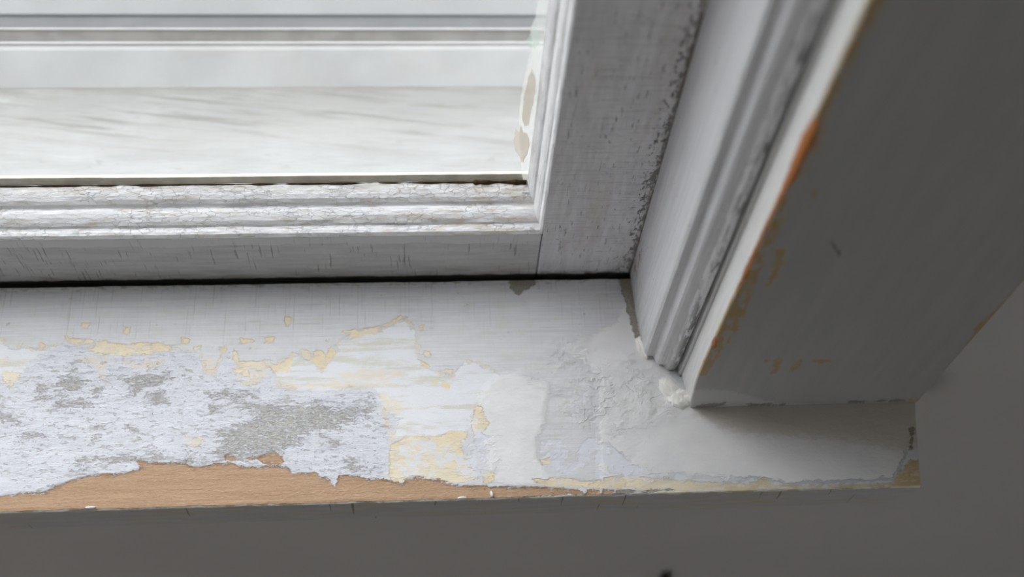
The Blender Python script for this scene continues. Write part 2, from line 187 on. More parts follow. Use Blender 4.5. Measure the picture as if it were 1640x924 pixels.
# ------------------------------------------------------------------ node graphs
class G:
    def __init__(s, name, rough=0.55, spec=0.35):
        s.m = bpy.data.materials.new(name); s.m.use_nodes = True
        s.t = s.m.node_tree; s.b = s.t.nodes['Principled BSDF']
        s.b.inputs['Roughness'].default_value = rough
        s.b.inputs['Specular IOR Level'].default_value = spec
        s.P = s.vmul(s.t.nodes.new('ShaderNodeTexCoord').outputs['Object'], (1000, 1000, 1000))
        sx = s.t.nodes.new('ShaderNodeSeparateXYZ'); s.t.links.new(s.P, sx.inputs[0])
        s.x, s.y, s.z = sx.outputs
    def put(s, sock, v):
        if isinstance(v, bpy.types.NodeSocket): s.t.links.new(v, sock)
        elif isinstance(v, tuple) and len(v) == 3 and sock.type == 'RGBA': sock.default_value = (*v, 1)
        else: sock.default_value = v
    def vmul(s, v, k):
        n = s.t.nodes.new('ShaderNodeVectorMath'); n.operation = 'MULTIPLY'
        s.put(n.inputs[0], v); n.inputs[1].default_value = k
        return n.outputs[0]
    def math(s, op, a, b=0.0, c=0.0):
        n = s.t.nodes.new('ShaderNodeMath'); n.operation = op
        for i, v in enumerate((a, b, c)): s.put(n.inputs[i], v)
        return n.outputs[0]
    def add(s, a, b): return s.math('ADD', a, b)
    def mul(s, a, b): return s.math('MULTIPLY', a, b)
    def mad(s, a, b, c): return s.math('MULTIPLY_ADD', a, b, c)
    def inv(s, a): return s.math('SUBTRACT', 1.0, a)
    def mx(s, a, b): return s.math('MAXIMUM', a, b)
    def noise(s, k, detail=4, rough=0.55, dist=0.0, off=0.0):
        n = s.t.nodes.new('ShaderNodeTexNoise'); n.noise_dimensions = '3D'
        v = s.vmul(s.P, k)
        if off:
            a = s.t.nodes.new('ShaderNodeVectorMath'); a.operation = 'ADD'
            s.put(a.inputs[0], v); a.inputs[1].default_value = (off, off * .7, off * 1.3); v = a.outputs[0]
        s.put(n.inputs['Vector'], v)
        n.inputs['Scale'].default_value = 1; n.inputs['Detail'].default_value = detail
        n.inputs['Roughness'].default_value = rough; n.inputs['Distortion'].default_value = dist
        return n.outputs['Fac']
    def cells(s, k, warp=0.0):
        n = s.t.nodes.new('ShaderNodeTexVoronoi'); n.feature = 'DISTANCE_TO_EDGE'
        v = s.vmul(s.P, k)
        if warp:
            w = s.t.nodes.new('ShaderNodeTexNoise'); s.put(w.inputs['Vector'], v); w.inputs['Scale'].default_value = 2.5
            a = s.t.nodes.new('ShaderNodeVectorMath'); a.operation = 'MULTIPLY_ADD'
            s.put(a.inputs[0], w.outputs['Color']); a.inputs[1].default_value = (warp,) * 3; s.put(a.inputs[2], v); v = a.outputs[0]
        s.put(n.inputs['Vector'], v); n.inputs['Scale'].default_value = 1
        return n.outputs['Distance']
    def step(s, x, lo, hi):
        n = s.t.nodes.new('ShaderNodeMapRange'); n.interpolation_type = 'SMOOTHSTEP'
        s.put(n.inputs[0], x); n.inputs[1].default_value = lo; n.inputs[2].default_value = hi
        return n.outputs[0]
    def attr(s, name):
        n = s.t.nodes.new('ShaderNodeAttribute'); n.attribute_name = name
        return n.outputs['Fac']
    def mix(s, f, a, b):
        n = s.t.nodes.new('ShaderNodeMix'); n.data_type = 'RGBA'
        s.put(n.inputs['Factor'], f); s.put(n.inputs['A'], a) if False else s.put(n.inputs[6], a); s.put(n.inputs[7], b)
        return n.outputs[2]
    def fmix(s, f, a, b):
        n = s.t.nodes.new('ShaderNodeMix'); n.data_type = 'FLOAT'
        s.put(n.inputs[0], f); s.put(n.inputs[2], a); s.put(n.inputs[3], b)
        return n.outputs[0]
    def done(s, colour, height=None, strength=1.0):
        s.put(s.b.inputs['Base Color'], colour)
        if height is not None:
            n = s.t.nodes.new('ShaderNodeBump'); n.inputs['Distance'].default_value = 0.001
            n.inputs['Strength'].default_value = strength
            s.put(n.inputs['Height'], height); s.t.links.new(n.outputs[0], s.b.inputs['Normal'])
        return s.m

def plain(name, col, rough=0.6, spec=0.3, var=0.06, scale=0.02):
    g = G(name, rough, spec)
    n = g.noise((scale,) * 3, 4)
    c2 = tuple(c * (1 - var) for c in col)
    return g.done(g.mix(g.step(n, .35, .65), col, c2), g.mul(g.noise((.8,) * 3, 3), .06))

def sill_material():
    g = G('worn_sill_paint', 0.6, 0.25)
    A = g.attr
    c = lambda n: g.math('SUBTRACT', n, .5)
    nl = c(g.noise((.07, .11, .1), 4, .55, off=31))
    nm = c(g.noise((.17, .34, .3), 5, .6, off=57))
    nb = c(g.noise((.42, 1.0, .9), 5, .64))
    nf = c(g.noise((1.3, 3.0, 2), 4, .65, off=9))
    wob = g.add(g.add(g.mul(nm, 7.5), g.mul(nb, 6.0)), g.mul(nf, 3.0))
    soft = g.add(g.mul(nm, 8.0), g.mul(nb, 4.0))
    # old top coat, faintly brushed along the board and crazed across it
    brush = g.noise((.03, 1.1, 1), 5, .6, off=4)
    weave = g.noise((1.1, .05, 1), 4, .6, off=6)
    top = g.mix(g.step(brush, .36, .66), (.69, .69, .71), (.62, .62, .645))
    top = g.mix(g.mul(g.step(weave, .52, .68), .10), top, (.45, .45, .48))
    top = g.mix(g.mul(g.step(g.noise((.09, .22, .2), 5, .6, off=12), .52, .70), .45), top, (.56, .565, .59))
    mot = g.step(g.noise((.10, .16, .2), 6, .68, off=17), .50, .64)
    top = g.mix(g.mul(mot, .42), top, (.62, .605, .56))
    speck = g.step(g.noise((.25, .33, .3), 3, .5, off=77), .70, .735)
    top = g.mix(g.mul(speck, .55), top, (.40, .36, .28))
    scr = g.mul(g.step(g.noise((.02, .9, .8), 2, .4, dist=.3, off=97), .675, .70), g.step(g.noise((.04, .04, .04), 2, off=98), .5, .6))
    top = g.mix(g.mul(scr, .35), top, (.40, .40, .42))
    vc = g.mul(g.step(g.noise((1.7, .024, .6), 2, .45, off=111), .645, .69), g.step(g.y, 248.0, 266.0))
    top = g.mix(g.mul(vc, .26), top, (.25, .24, .22))
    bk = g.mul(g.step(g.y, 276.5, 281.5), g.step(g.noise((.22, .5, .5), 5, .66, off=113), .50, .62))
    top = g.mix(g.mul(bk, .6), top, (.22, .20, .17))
    h = g.add(g.mad(brush, .10, .36), g.add(g.mul(weave, .06), g.mul(g.add(scr, vc), -.10)))
    col = top
    def layer(mask, cc, hh):
        nonlocal col, h
        col = g.mix(mask, col, cc); h = g.fmix(mask, h, hh)
    # scrubbed through coat with beige streaks
    m = g.step(g.add(A('pale'), g.mul(wob, .9)), -.25, .35)
    st = g.step(g.add(g.noise((.035, .30, .2), 6, .68, off=21), g.mul(nf, .2)), .49, .61)
    pale = g.mix(g.mul(st, .8), (.745, .755, .785), (.635, .61, .52))
    layer(m, pale, g.mad(nf, .10, .33))
    # filler
    m = g.step(g.add(A('filler'), g.mul(soft, .8)), -.5, .9)
    fil = g.mix(g.step(g.noise((.06, .08, .07), 4, off=3), .38, .66), (.77, .76, .76), (.725, .718, .725))
    layer(g.mul(m, .9), fil, g.mad(g.noise((.55, .6, .6), 3, .5, off=8), .14, .46))
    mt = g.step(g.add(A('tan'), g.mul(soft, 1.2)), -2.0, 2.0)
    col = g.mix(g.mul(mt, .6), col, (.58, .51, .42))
    # cream undercoat, patchy and soft edged
    body = g.step(g.add(g.mul(nm, 1.5), nb), -.22, .06)
    m = g.step(g.add(A('cream'), g.mul(wob, .62)), -.45, .45)
    cream = g.mix(g.step(nl, -.12, .12), (.775, .65, .43), (.78, .69, .525))
    cream = g.mix(g.mul(g.step(g.x, 95.0, 150.0), g.step(nm, -.2, .12)), cream, (.53, .46, .31))  # cream darkened towards the horn, the shade there put into its colour
    cream = g.mix(g.mul(g.step(g.x, 206.0, 212.0), .85), cream, (.50, .36, .17))
    layer(g.mul(m, g.mad(body, .45, .5)), cream, g.mad(nf, .05, .24))
    m = g.step(g.add(A('peach'), g.mul(soft, .9)), -.8, 1.2)
    peach = g.mul(m, g.mad(body, .3, .45))
    rim = g.add(g.mx(A('pale'), A('chalk')), g.mul(wob, 1.0))
    halo = g.mul(g.mul(g.step(rim, -1.5, -.7), g.step(rim, .5, .0)), g.mul(g.step(g.noise((.07, .12, .1), 4, .6, off=71), .46, .56), g.step(A('filler'), -1.0, -4.0)))
    halo = g.mul(halo, g.step(g.y, 188.0, 196.0))
    layer(g.mul(halo, .55), (.78, .67, .46), .24)
    bl = g.add(A('filler'), g.mul(soft, .8))
    bl = g.mul(g.mul(g.step(bl, -1.5, -.9), g.step(bl, .4, -.2)), g.mul(g.step(g.x, 118.0, 150.0), g.step(g.y, 192.0, 186.0)))
    layer(g.mul(bl, .7), (.46, .49, .53), .22)
    # bluish blotches dabbed over the cream
    m = g.mul(g.step(g.add(A('blue'), g.mul(wob, 1.0)), -.8, .6), g.step(g.noise((.17, .2, .2), 4, .6, off=15), .44, .56))
    layer(g.mul(m, .8), (.69, .71, .765), .30)
    # chalky white scraped coat
    mch = g.step(g.add(A('chalk'), g.mul(wob, 1.0)), -.15, .2)
    inner = g.step(g.add(A('cream'), g.mul(wob, .6)), .2, -.4)
    mch = g.mul(mch, inner)
    grain = g.noise((.7, 2.2, 2), 5, .72, off=2)
    chalk = g.mix(g.step(g.noise((.06, .5, .3), 6, .68, off=41), .38, .62), (.755, .765, .815), (.675, .685, .73))
    layer(mch, chalk, g.add(g.mul(grain, .38), .20))
    col = g.mix(peach, col, (.76, .68, .56))
    # grey primer showing in the chalk, plus pits
    gn = g.add(g.mul(c(g.noise((.15, .48, .5), 6, .74, off=51)), 26), g.mul(nf, 12))
    m1 = g.step(g.add(g.add(A('grey'), gn), -1.0), -.8, .8)
    inch = g.step(A('chalk'), .5, 3.0)
    pits = g.mul(g.step(g.noise((.24, .60, .6), 6, .72, off=61), .56, .645), inch)
    pits2 = g.mul(g.step(g.noise((.8, 1.9, .6), 4, .65, off=66), .625, .69), inch)
    fleck = g.step(g.noise((.34, 1.15, .9), 6, .74, off=46), .505, .56)
    m1 = g.mul(m1, g.inv(g.mul(fleck, .85)))
    mg = g.mul(g.mx(g.mul(m1, g.mad(g.step(nb, -.16, .02), .45, .5)), g.mx(g.mul(pits, .6), g.mul(pits2, .75))), g.step(A('chalk'), -.5, .4))
    grey = g.mix(g.step(g.noise((.5, .9, .7), 5, .65, off=71), .36, .62), (.50, .47, .42), (.60, .585, .565))
    dk = g.mul(g.step(g.noise((.55, 1.3, .9), 4, .62, off=81), .63, .70), g.step(A('grey'), -1.5, 2.0))
    cz = g.mul(g.step(g.cells((.16, .42, .3), .6), .035, .01), g.step(A('grey'), .0, 1.5))
    dk = g.mx(dk, g.mul(cz, .55))
    grey = g.mix(g.mul(dk, .75), grey, (.24, .205, .165))
    layer(mg, grey, g.add(g.mul(nf, .4), .10))
    # bare pine
    mw_ = g.step(g.add(A('wood'), g.add(g.mul(nm, 3.0), g.add(g.mul(nb, 4.0), g.mul(nf, 3.2)))), -.1, .15)
    flakes = g.mul(g.step(g.noise((.34, .9, .7), 5, .70, off=93), .575, .61), g.step(A('wood'), 2.2, .2))
    mw_ = g.mul(mw_, g.inv(flakes))
    gr = g.noise((.03, .55, .8), 6, .68, dist=.8, off=14)
    fuzz = g.noise((.55, 1.2, 1.1), 5, .66, off=28)
    wood = g.mix(g.step(gr, .34, .66), (.43, .275, .165), (.50, .335, .215))
    wood = g.mix(g.mul(g.step(g.noise((.016, 1.3, 1), 2, .5, off=18), .66, .70), .5), wood, (.29, .15, .07))
    wood = g.mix(g.mul(g.step(A('wood'), 1.3, .0), .4), wood, (.37, .205, .10))
    wood = g.mix(g.mul(g.step(fuzz, .46, .66), .35), wood, (.56, .40, .275))
    wood = g.mix(g.mul(g.step(fuzz, .46, .32), .22), wood, (.34, .20, .11))
    layer(mw_, wood, g.add(g.mul(fuzz, .5), g.mad(gr, .25, -.35)))
    # brown-black stains and chips; by the stop also corner shade put into the colour
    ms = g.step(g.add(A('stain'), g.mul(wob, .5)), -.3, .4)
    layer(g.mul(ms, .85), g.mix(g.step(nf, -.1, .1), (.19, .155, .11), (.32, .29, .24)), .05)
    # front edge face: grey coat rubbed through to cream
    fr = g.mix(g.mul(g.step(g.noise((.04, .3, .28), 5, .6, off=33), .50, .62), .8), (.55, .535, .53), (.55, .46, .29))
    fr = g.mix(g.step(g.noise((.05, .2, .3), 4, off=36), .42, .6), fr, (.50, .495, .49))
    fc = g.mul(g.step(g.noise((.55, .2, .02), 2, .4, off=38), .685, .71), 1.0)
    fr = g.mix(g.mul(fc, .7), fr, (.16, .11, .06))
    layer(g.step(A('front'), .4, .6), fr, g.mul(nf, .2))
    lip = g.mul(g.mul(g.step(A('front'), .02, .15), g.step(A('front'), .999, .9)), g.step(g.noise((.09, .1, .1), 5, .65, off=54), .42, .52))
    col = g.mix(g.mul(lip, .85), col, (.80, .78, .73))
    # dried filler smeared and torn near the corner
    ml = g.step(A('lump'), -7, 3)
    rid = g.inv(g.math('ABSOLUTE', g.mul(c(g.noise((.11, .13, .12), 3, .55, dist=.6, off=44)), 2.0)))
    rid = g.mul(g.step(rid, .93, .985), g.step(g.noise((.07, .07, .07), 2, off=47), .45, .56))
    h = g.add(h, g.mul(ml, g.add(g.mul(rid, .22), g.mul(g.noise((.4, .5, .4), 5, .62, off=48), .55))))
    mr = g.step(g.add(A('ridge'), g.mul(wob, .8)), -1.2, 1.0)
    h = g.add(h, g.mul(g.mul(mr, g.step(nm, -.12, .08)), .16))
    h = g.add(h, g.add(g.mul(nl, .8), g.mul(nf, .06)))
    pit = g.mul(ml, g.step(g.noise((.5, .55, .5), 4, .6, off=49), .665, .71))
    col = g.mix(g.mul(pit, .45), col, (.36, .33, .30))
    return g.done(col, h, 1.0)

def sash_material(name, kind):
    g = G(name, 0.5, 0.35)
    stile = kind == 'stile'
    k1 = (.35, .3, .05) if stile else (.05, .3, .35)
    base = g.mix(g.step(g.noise(k1, 5, .6), .36, .64), (.66, .65, .67) if stile else (.53, .525, .53), (.575, .565, .585) if stile else (.455, .45, .455))
    h = g.mul(g.noise((.3, .5, .3), 5, .6), .3)
    if stile:
        up = g.step(g.add(g.z, g.mul(g.noise((.06, .06, .06), 3, off=88), 30)), 38, 44)
        lines = g.noise((.05, .2, 1.15), 3, .6, off=7)
        base = g.mix(g.mul(g.mul(g.step(lines, .52, .66), up), .38), base, (.33, .32, .32))
        fl = g.step(g.noise((.80, .3, .10), 4, .62, off=3), .635, .69)
        clump = g.step(g.add(g.noise((.05, .05, .03), 3, off=13), g.mul(g.step(g.x, 62.0, 92.0), .13)), .44, .60)
        base = g.mix(g.mul(fl, g.mul(clump, .8)), base, (.17, .155, .135))
        fh = g.mul(g.step(g.noise((.16, .3, .9), 3, .6, off=33), .655, .70), clump)
        base = g.mix(g.mul(fh, .75), base, (.15, .14, .12))
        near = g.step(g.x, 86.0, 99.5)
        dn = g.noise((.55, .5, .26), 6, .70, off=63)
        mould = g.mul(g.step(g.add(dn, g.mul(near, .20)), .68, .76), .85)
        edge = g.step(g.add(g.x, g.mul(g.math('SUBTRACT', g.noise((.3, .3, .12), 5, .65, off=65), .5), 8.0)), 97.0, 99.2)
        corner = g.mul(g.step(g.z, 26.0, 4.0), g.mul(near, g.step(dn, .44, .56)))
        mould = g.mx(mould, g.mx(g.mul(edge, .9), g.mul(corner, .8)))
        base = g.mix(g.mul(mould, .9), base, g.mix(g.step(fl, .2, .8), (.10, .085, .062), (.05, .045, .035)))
        stain = g.mul(g.step(g.noise((.09, .05, .02), 4, off=83), .52, .68), g.mul(up, .4))
        base = g.mix(stain, base, (.46, .41, .36))
        low = g.mul(g.step(g.z, 4.0, .2), g.step(g.noise((.2, .3, .3), 4, off=90), .35, .55))
        base = g.mix(g.mul(low, .75), base, (.10, .09, .075))
        h = g.add(h, g.add(g.mul(fl, -.2), g.add(g.mul(lines, .2), g.mul(mould, .3))))
    else:
        low = g.step(g.add(g.z, g.mul(g.noise((.05, .05, .3), 5, .6, off=19), 10)), 35.5, 34.5)
        crk = g.mul(g.step(g.noise((.95, .5, .055), 3, .55, off=23), .63, .675), g.step(g.noise((.05, .06, .06), 3, off=24), .40, .56))
        hc = g.mul(g.step(g.noise((.04, .5, .9), 3, .55, off=27), .66, .69), .7)
        base = g.mix(low, (.58, .575, .575), base)
        base = g.mix(g.mul(g.mul(g.mx(crk, hc), low), .6), base, (.20, .18, .16))
        dirt = g.mul(g.step(g.z, 12.0, 0.0), g.step(g.noise((.06, .1, .3), 5, .6, off=29), .42, .60))
        base = g.mix(g.mul(dirt, .55), base, (.27, .255, .19))
        h = g.add(h, g.add(g.mul(crk, -.2), g.mul(low, -.12)))
    black = g.step(g.add(g.z, g.mul(g.noise((.15, .1, .1), 4, .6, off=39), 3.0)), 2.6, .9)  # blackens the sash foot: grime plus the gap's shade painted in
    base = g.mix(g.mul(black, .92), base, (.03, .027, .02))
    return g.done(base, h)

def moulding_material(name, stained):
    g = G(name, 0.5, 0.35)
    k = (.07, .5, .5) if stained else (.5, .5, .07)
    base = g.mix(g.step(g.noise(k, 5, .6), .36, .64), (.88, .88, .90), (.77, .77, .79))
    h = g.mul(g.noise((.35, .8, .8) if stained else (.8, .8, .35), 6, .65), .5)
    cr = g.mul(g.step(g.cells((.20, .45, .45) if stained else (.4, .4, .1), .8), .035, .01), g.step(g.noise((.04, .08, .08), 3, off=3), .42, .55))
    base = g.mix(g.mul(cr, .32), base, (.28, .25, .22))
    h = g.add(h, g.mul(cr, -.3))
    if stained:
        near = g.step(g.x, -40.0, 46.0)
        st = g.mul(g.step(g.add(g.noise((.09, .35, .35), 5, .6, off=8), g.mul(near, .10)), .52, .68), .6)
        base = g.mix(st, base, (.63, .56, .46))
        st2 = g.mul(g.step(g.y, 299.0, 305.5), g.step(g.noise((.1, .3, .3), 4, off=9), .40, .58))
        base = g.mix(g.mul(st2, .5), base, (.52, .47, .39))
    return g.done(base, h)

def stop_material():
    g = G('stop_paint', 0.5, 0.35)
    base = g.mix(g.step(g.noise((.5, .5, .02), 5, .6), .36, .64), (.63, .63, .65), (.56, .56, .58))
    near = g.mul(g.step(g.x, 109.0, 115.0), 1.0)
    mould = g.mul(near, g.step(g.add(g.noise((.5, .4, .09), 5, .65, off=5), g.mul(g.step(g.z, 90.0, 20.0), .06)), .47, .57))
    base = g.mix(g.mul(mould, .9), base, (.07, .065, .055))
    sp = g.step(g.noise((.5, .5, .3), 3, .5, off=15), .70, .73)
    base = g.mix(g.mul(sp, .7), base, (.2, .19, .17))
    foot = g.mul(g.step(g.z, 38.0, 4.0), g.step(g.noise((.3, .3, .15), 5, .6, off=25), .40, .62))
    base = g.mix(g.mul(foot, .45), base, (.42, .415, .40))
    rust = g.mul(g.mul(g.step(g.y, 270.0, 281.0), g.step(g.z, 42.0, 30.0)), g.step(g.z, 8.0, 14.0))
    rust = g.mul(rust, g.step(g.noise((.4, .3, .2), 4, .6, off=35), .52, .58))
    base = g.mix(g.mul(rust, .85), base, (.22, .09, .03))
    return g.done(base, g.mul(g.noise((.6, .6, .12), 5, .6, off=45), .45))

def casing_material():
    g = G('casing_paint', 0.5, 0.3)
    A = g.attr
    wob = g.add(g.mul(g.math('SUBTRACT', g.noise((.35, .4, .15), 5, .62), .5), 7), g.mul(g.math('SUBTRACT', g.noise((1.6, 1.2, .7), 4, .6, off=5), .5), 3))
    strip = g.step(g.y, 213.0, 214.5)
    brush = g.noise((.22, .3, .02), 4, .5, off=3)
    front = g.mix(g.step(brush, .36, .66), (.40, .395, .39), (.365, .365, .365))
    front = g.mix(g.mul(g.step(g.noise((.04, .04, .02), 4, off=13), .42, .66), .5), front, (.38, .365, .355))
    ms = g.step(g.add(A('scrub'), wob), -1.0, 2.5)
    front = g.mix(g.mul(ms, .55), front, (.55, .55, .55))
    mc = g.step(g.add(A('cream'), wob), -.7, .9)
    front = g.mix(g.mul(mc, g.mul(g.step(g.noise((.3, .3, .1), 5, .6, off=23), .34, .52), .8)), front, (.40, .27, .10))
    mk = g.step(g.add(A('scratch'), g.mul(wob, .4)), -.5, .5)
    front = g.mix(g.mul(mk, .8), front, (.12, .11, .10))
    mk = g.step(g.add(A('crumb'), g.mul(wob, 1.4)), -.2, .5)
    front = g.mix(g.mul(mk, .6), front, (.10, .09, .08))
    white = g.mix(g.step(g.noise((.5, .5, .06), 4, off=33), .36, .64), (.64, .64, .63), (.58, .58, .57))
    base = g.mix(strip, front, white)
    yy = g.mx(g.add(g.y, -212.6), 0.0)
    mo = g.step(g.add(g.add(A('orange'), g.mul(wob, .45)), g.mul(yy, -1.0)), -.7, .1)
    base = g.mix(mo, base, g.mix(g.step(brush, .4, .6), (.42, .15, .035), (.30, .11, .03)))
    h = g.add(g.mul(g.noise((.5, .5, .1), 5, .6, off=43), .10), g.mul(mo, -.3))
    return g.done(base, h)

def outer_material():
    g = G('outer_sill_paint', 0.5, 0.3)
    base = g.mix(g.step(g.noise((.02, .08, .08), 5, .6), .38, .64), (.365, .367, .362), (.325, .328, .32))
    # dirt dragged at a slant across the board
    cv = g.t.nodes.new('ShaderNodeCombineXYZ')
    g.put(cv.inputs[0], g.mul(g.x, .014)); g.put(cv.inputs[1], g.mul(g.add(g.y, g.mul(g.x, .15)), .22))
    nz = g.t.nodes.new('ShaderNodeTexNoise'); g.put(nz.inputs['Vector'], cv.outputs[0]); nz.inputs['Scale'].default_value = 1; nz.inputs['Detail'].default_value = 5; nz.inputs['Roughness'].default_value = .62
    st = g.mul(g.step(nz.outputs['Fac'], .50, .64), g.mul(g.step(g.y, 350.0, 392.0), g.step(g.y, 413.5, 411.5)))
    film = g.mul(g.step(g.y, 352.0, 405.0), g.step(g.noise((.02, .06, .05), 4, .6, off=36), .22, .55))  # darkens the board towards the back, shade put into its colour
    base = g.mix(g.mul(film, .8), base, (.235, .232, .222))
    base = g.mix(g.mul(st, .75), base, (.175, .17, .155))
    sp = g.step(g.noise((.13, .22, .1), 3, .5, off=16), .66, .71)
    base = g.mix(g.mul(sp, .4), base, (.22, .215, .20))
    edge = g.mul(g.step(g.y, 403.0, 411.0), g.step(g.noise((.05, .3, .3), 4, off=26), .30, .56))
    base = g.mix(g.mul(edge, .55), base, (.20, .19, .17))
    return g.done(base, g.mul(g.noise((.1, .5, .5), 4), .3))

def glass_material():
    m = bpy.data.materials.new('window_glass'); m.use_nodes = True
    t = m.node_tree; t.nodes.clear(); N = t.nodes.new
    out = N('ShaderNodeOutputMaterial'); tr = N('ShaderNodeBsdfTransparent'); gl = N('ShaderNodeBsdfGlossy'); df = N('ShaderNodeBsdfDiffuse')
    tr.inputs[0].default_value = (.975, .977, .97, 1); gl.inputs['Roughness'].default_value = 0.02
    df.inputs[0].default_value = (.8, .82, .82, 1)
    fr = N('ShaderNodeFresnel'); fr.inputs[0].default_value = 1.45
    geo = N('ShaderNodeNewGeometry'); iv = N('ShaderNodeMath'); iv.operation = 'SUBTRACT'; iv.inputs[0].default_value = 1
    t.links.new(geo.outputs['Backfacing'], iv.inputs[1])
    mu = N('ShaderNodeMath'); mu.operation = 'MULTIPLY'
    t.links.new(fr.outputs[0], mu.inputs[0]); t.links.new(iv.outputs[0], mu.inputs[1])
    m1 = N('ShaderNodeMixShader'); m2 = N('ShaderNodeMixShader')
    t.links.new(mu.outputs[0], m1.inputs[0]); t.links.new(tr.outputs[0], m1.inputs[1]); t.links.new(gl.outputs[0], m1.inputs[2])
    tc = N('ShaderNodeTexCoord'); nz = N('ShaderNodeTexNoise'); nz.inputs['Scale'].default_value = 40; nz.inputs['Detail'].default_value = 5
    t.links.new(tc.outputs['Object'], nz.inputs['Vector'])
    mr = N('ShaderNodeMapRange'); mr.inputs[1].default_value = .35; mr.inputs[2].default_value = .75; mr.inputs[3].default_value = .01; mr.inputs[4].default_value = .06
    t.links.new(nz.outputs['Fac'], mr.inputs[0])
    t.links.new(mr.outputs[0], m2.inputs[0]); t.links.new(m1.outputs[0], m2.inputs[1]); t.links.new(df.outputs[0], m2.inputs[2])
    t.links.new(m2.outputs[0], out.inputs[0])
    return m

M_SILL = sill_material()
M_STILE = sash_material('sash_stile_paint', 'stile')
M_RAIL = sash_material('sash_rail_paint', 'rail')
M_MOULD_H = moulding_material('rail_moulding_paint', True)
M_MOULD_V = moulding_material('stile_moulding_paint', False)
M_STOP = stop_material()
M_CASING = casing_material()
M_OUTER = outer_material()
M_GLASS = glass_material()
M_FRAME = plain('storm_frame_paint', (.45, .452, .45), .5, .3, .08, .03)
M_LEDGE = plain('outer_rail_paint', (.275, .28, .282), .5, .3, .06, .03)
M_PUTTY = plain('putty', (.72, .675, .58), .7, .2, .18, .12)
M_GRIME = plain('glazing_grime', (.07, .045, .022), .9, .1, .5, .4)
M_FILLER = plain('filler', (.84, .82, .79), .7, .2, .07, .3)
def film(name, col, clear):
    m = bpy.data.materials.new(name); m.use_nodes = True
    t = m.node_tree; t.nodes.clear(); N = t.nodes.new
    out = N('ShaderNodeOutputMaterial'); tr = N('ShaderNodeBsdfTransparent'); tl = N('ShaderNodeBsdfTranslucent'); df = N('ShaderNodeBsdfDiffuse')
    tl.inputs[0].default_value = (*col, 1); df.inputs[0].default_value = (*col, 1)
    a = N('ShaderNodeMixShader'); a.inputs[0].default_value = .5; b_ = N('ShaderNodeMixShader'); b_.inputs[0].default_value = clear
    t.links.new(df.outputs[0], a.inputs[1]); t.links.new(tl.outputs[0], a.inputs[2])
    t.links.new(a.outputs[0], b_.inputs[1]); t.links.new(tr.outputs[0], b_.inputs[2]); t.links.new(b_.outputs[0], out.inputs[0])
    return m
M_FILM = film('dried_paint_film', (.88, .89, .86), .72)
M_GREEN = film('greenish_film', (.62, .74, .68), .80)
M_SMEAR = film('beige_smear', (.74, .68, .61), .42)
M_WALL = plain('room_wall_plaster', (.57, .55, .54), .8, .15, .04, .01)
M_ROOM = plain('room_paint', (.46, .46, .455), .9, .1, .05, .003)
M_FLOOR = plain('floor_boards', (.27, .25, .22), .6, .3, .2, .01)
M_JAMB = plain('jamb_paint', (.66, .66, .66), .5, .3, .08, .05)
M_METAL = plain('track_aluminium', (.17, .175, .18), .6, .3, .12, .05)
M_METAL_WORN = plain('track_rib_aluminium', (.66, .66, .66), .5, .4, .05, .05)
M_TRACK_DIRTY = plain('track_floor_dirt', (.18, .176, .166), .8, .2, .18, .08)
M_OUT = plain('outside_ground', (.30, .32, .27), .9, .1, .2, .001)
M_ROD = plain('dark_rod', (.035, .026, .02), .45, .4, .2, .2)

# ------------------------------------------------------------------ the room and the wall with its window opening
WY0, WY1 = .2285, .33
XL, XR, ZT = -1.99, .1285, 1.85
RX0, RX1, RY, ZF, ZC = -3.0, 1.7, -3.2, -.82, 2.05
def struct(o):
    o['kind'] = 'structure'
    return o
struct(boxes('wall_window', [(RX0, XL, WY0, WY1, ZF, ZC), (XR, RX1, WY0, WY1, ZF, ZC), (XL, XR, WY0, WY1, ZF, -.0225), (XL, XR, WY0, WY1, ZT, ZC)], M_WALL))
struct(boxes('wall_left', [(RX0 - .1, RX0, RY - .1, WY1, ZF, ZC)], M_ROOM))
struct(boxes('wall_right', [(RX1, RX1 + .1, RY - .1, WY1, ZF, ZC)], M_ROOM))
struct(boxes('wall_back', [(RX0, RX1, RY - .1, RY, ZF, ZC)], M_ROOM))
struct(boxes('floor', [(RX0 - .1, RX1 + .1, RY - .1, WY1, ZF - .1, ZF)], M_FLOOR))
struct(boxes('ceiling', [(RX0 - .1, RX1 + .1, RY - .1, WY1, ZC, ZC + .1)], M_ROOM))
struct(boxes('ground_outside', [(-30, 30, .6, 60, -3.6, -3.5)], M_OUT))
# jamb lining, head, sub-sill and a bead added behind the sash against light leaks
struct(boxes('trim_1', [(.1165, .1280, .2290, .43, -.0220, 1.845), (-1.989, -1.9775, .2290, .43, -.0220, 1.845), (-1.9775, .1165, .2290, .43, 1.833, 1.845),
                        (-1.9775, .1165, .2825, .3300, -.0222, -.0200), (.1050, .1165, .3235, .336, -.0195, 1.833)], M_JAMB))

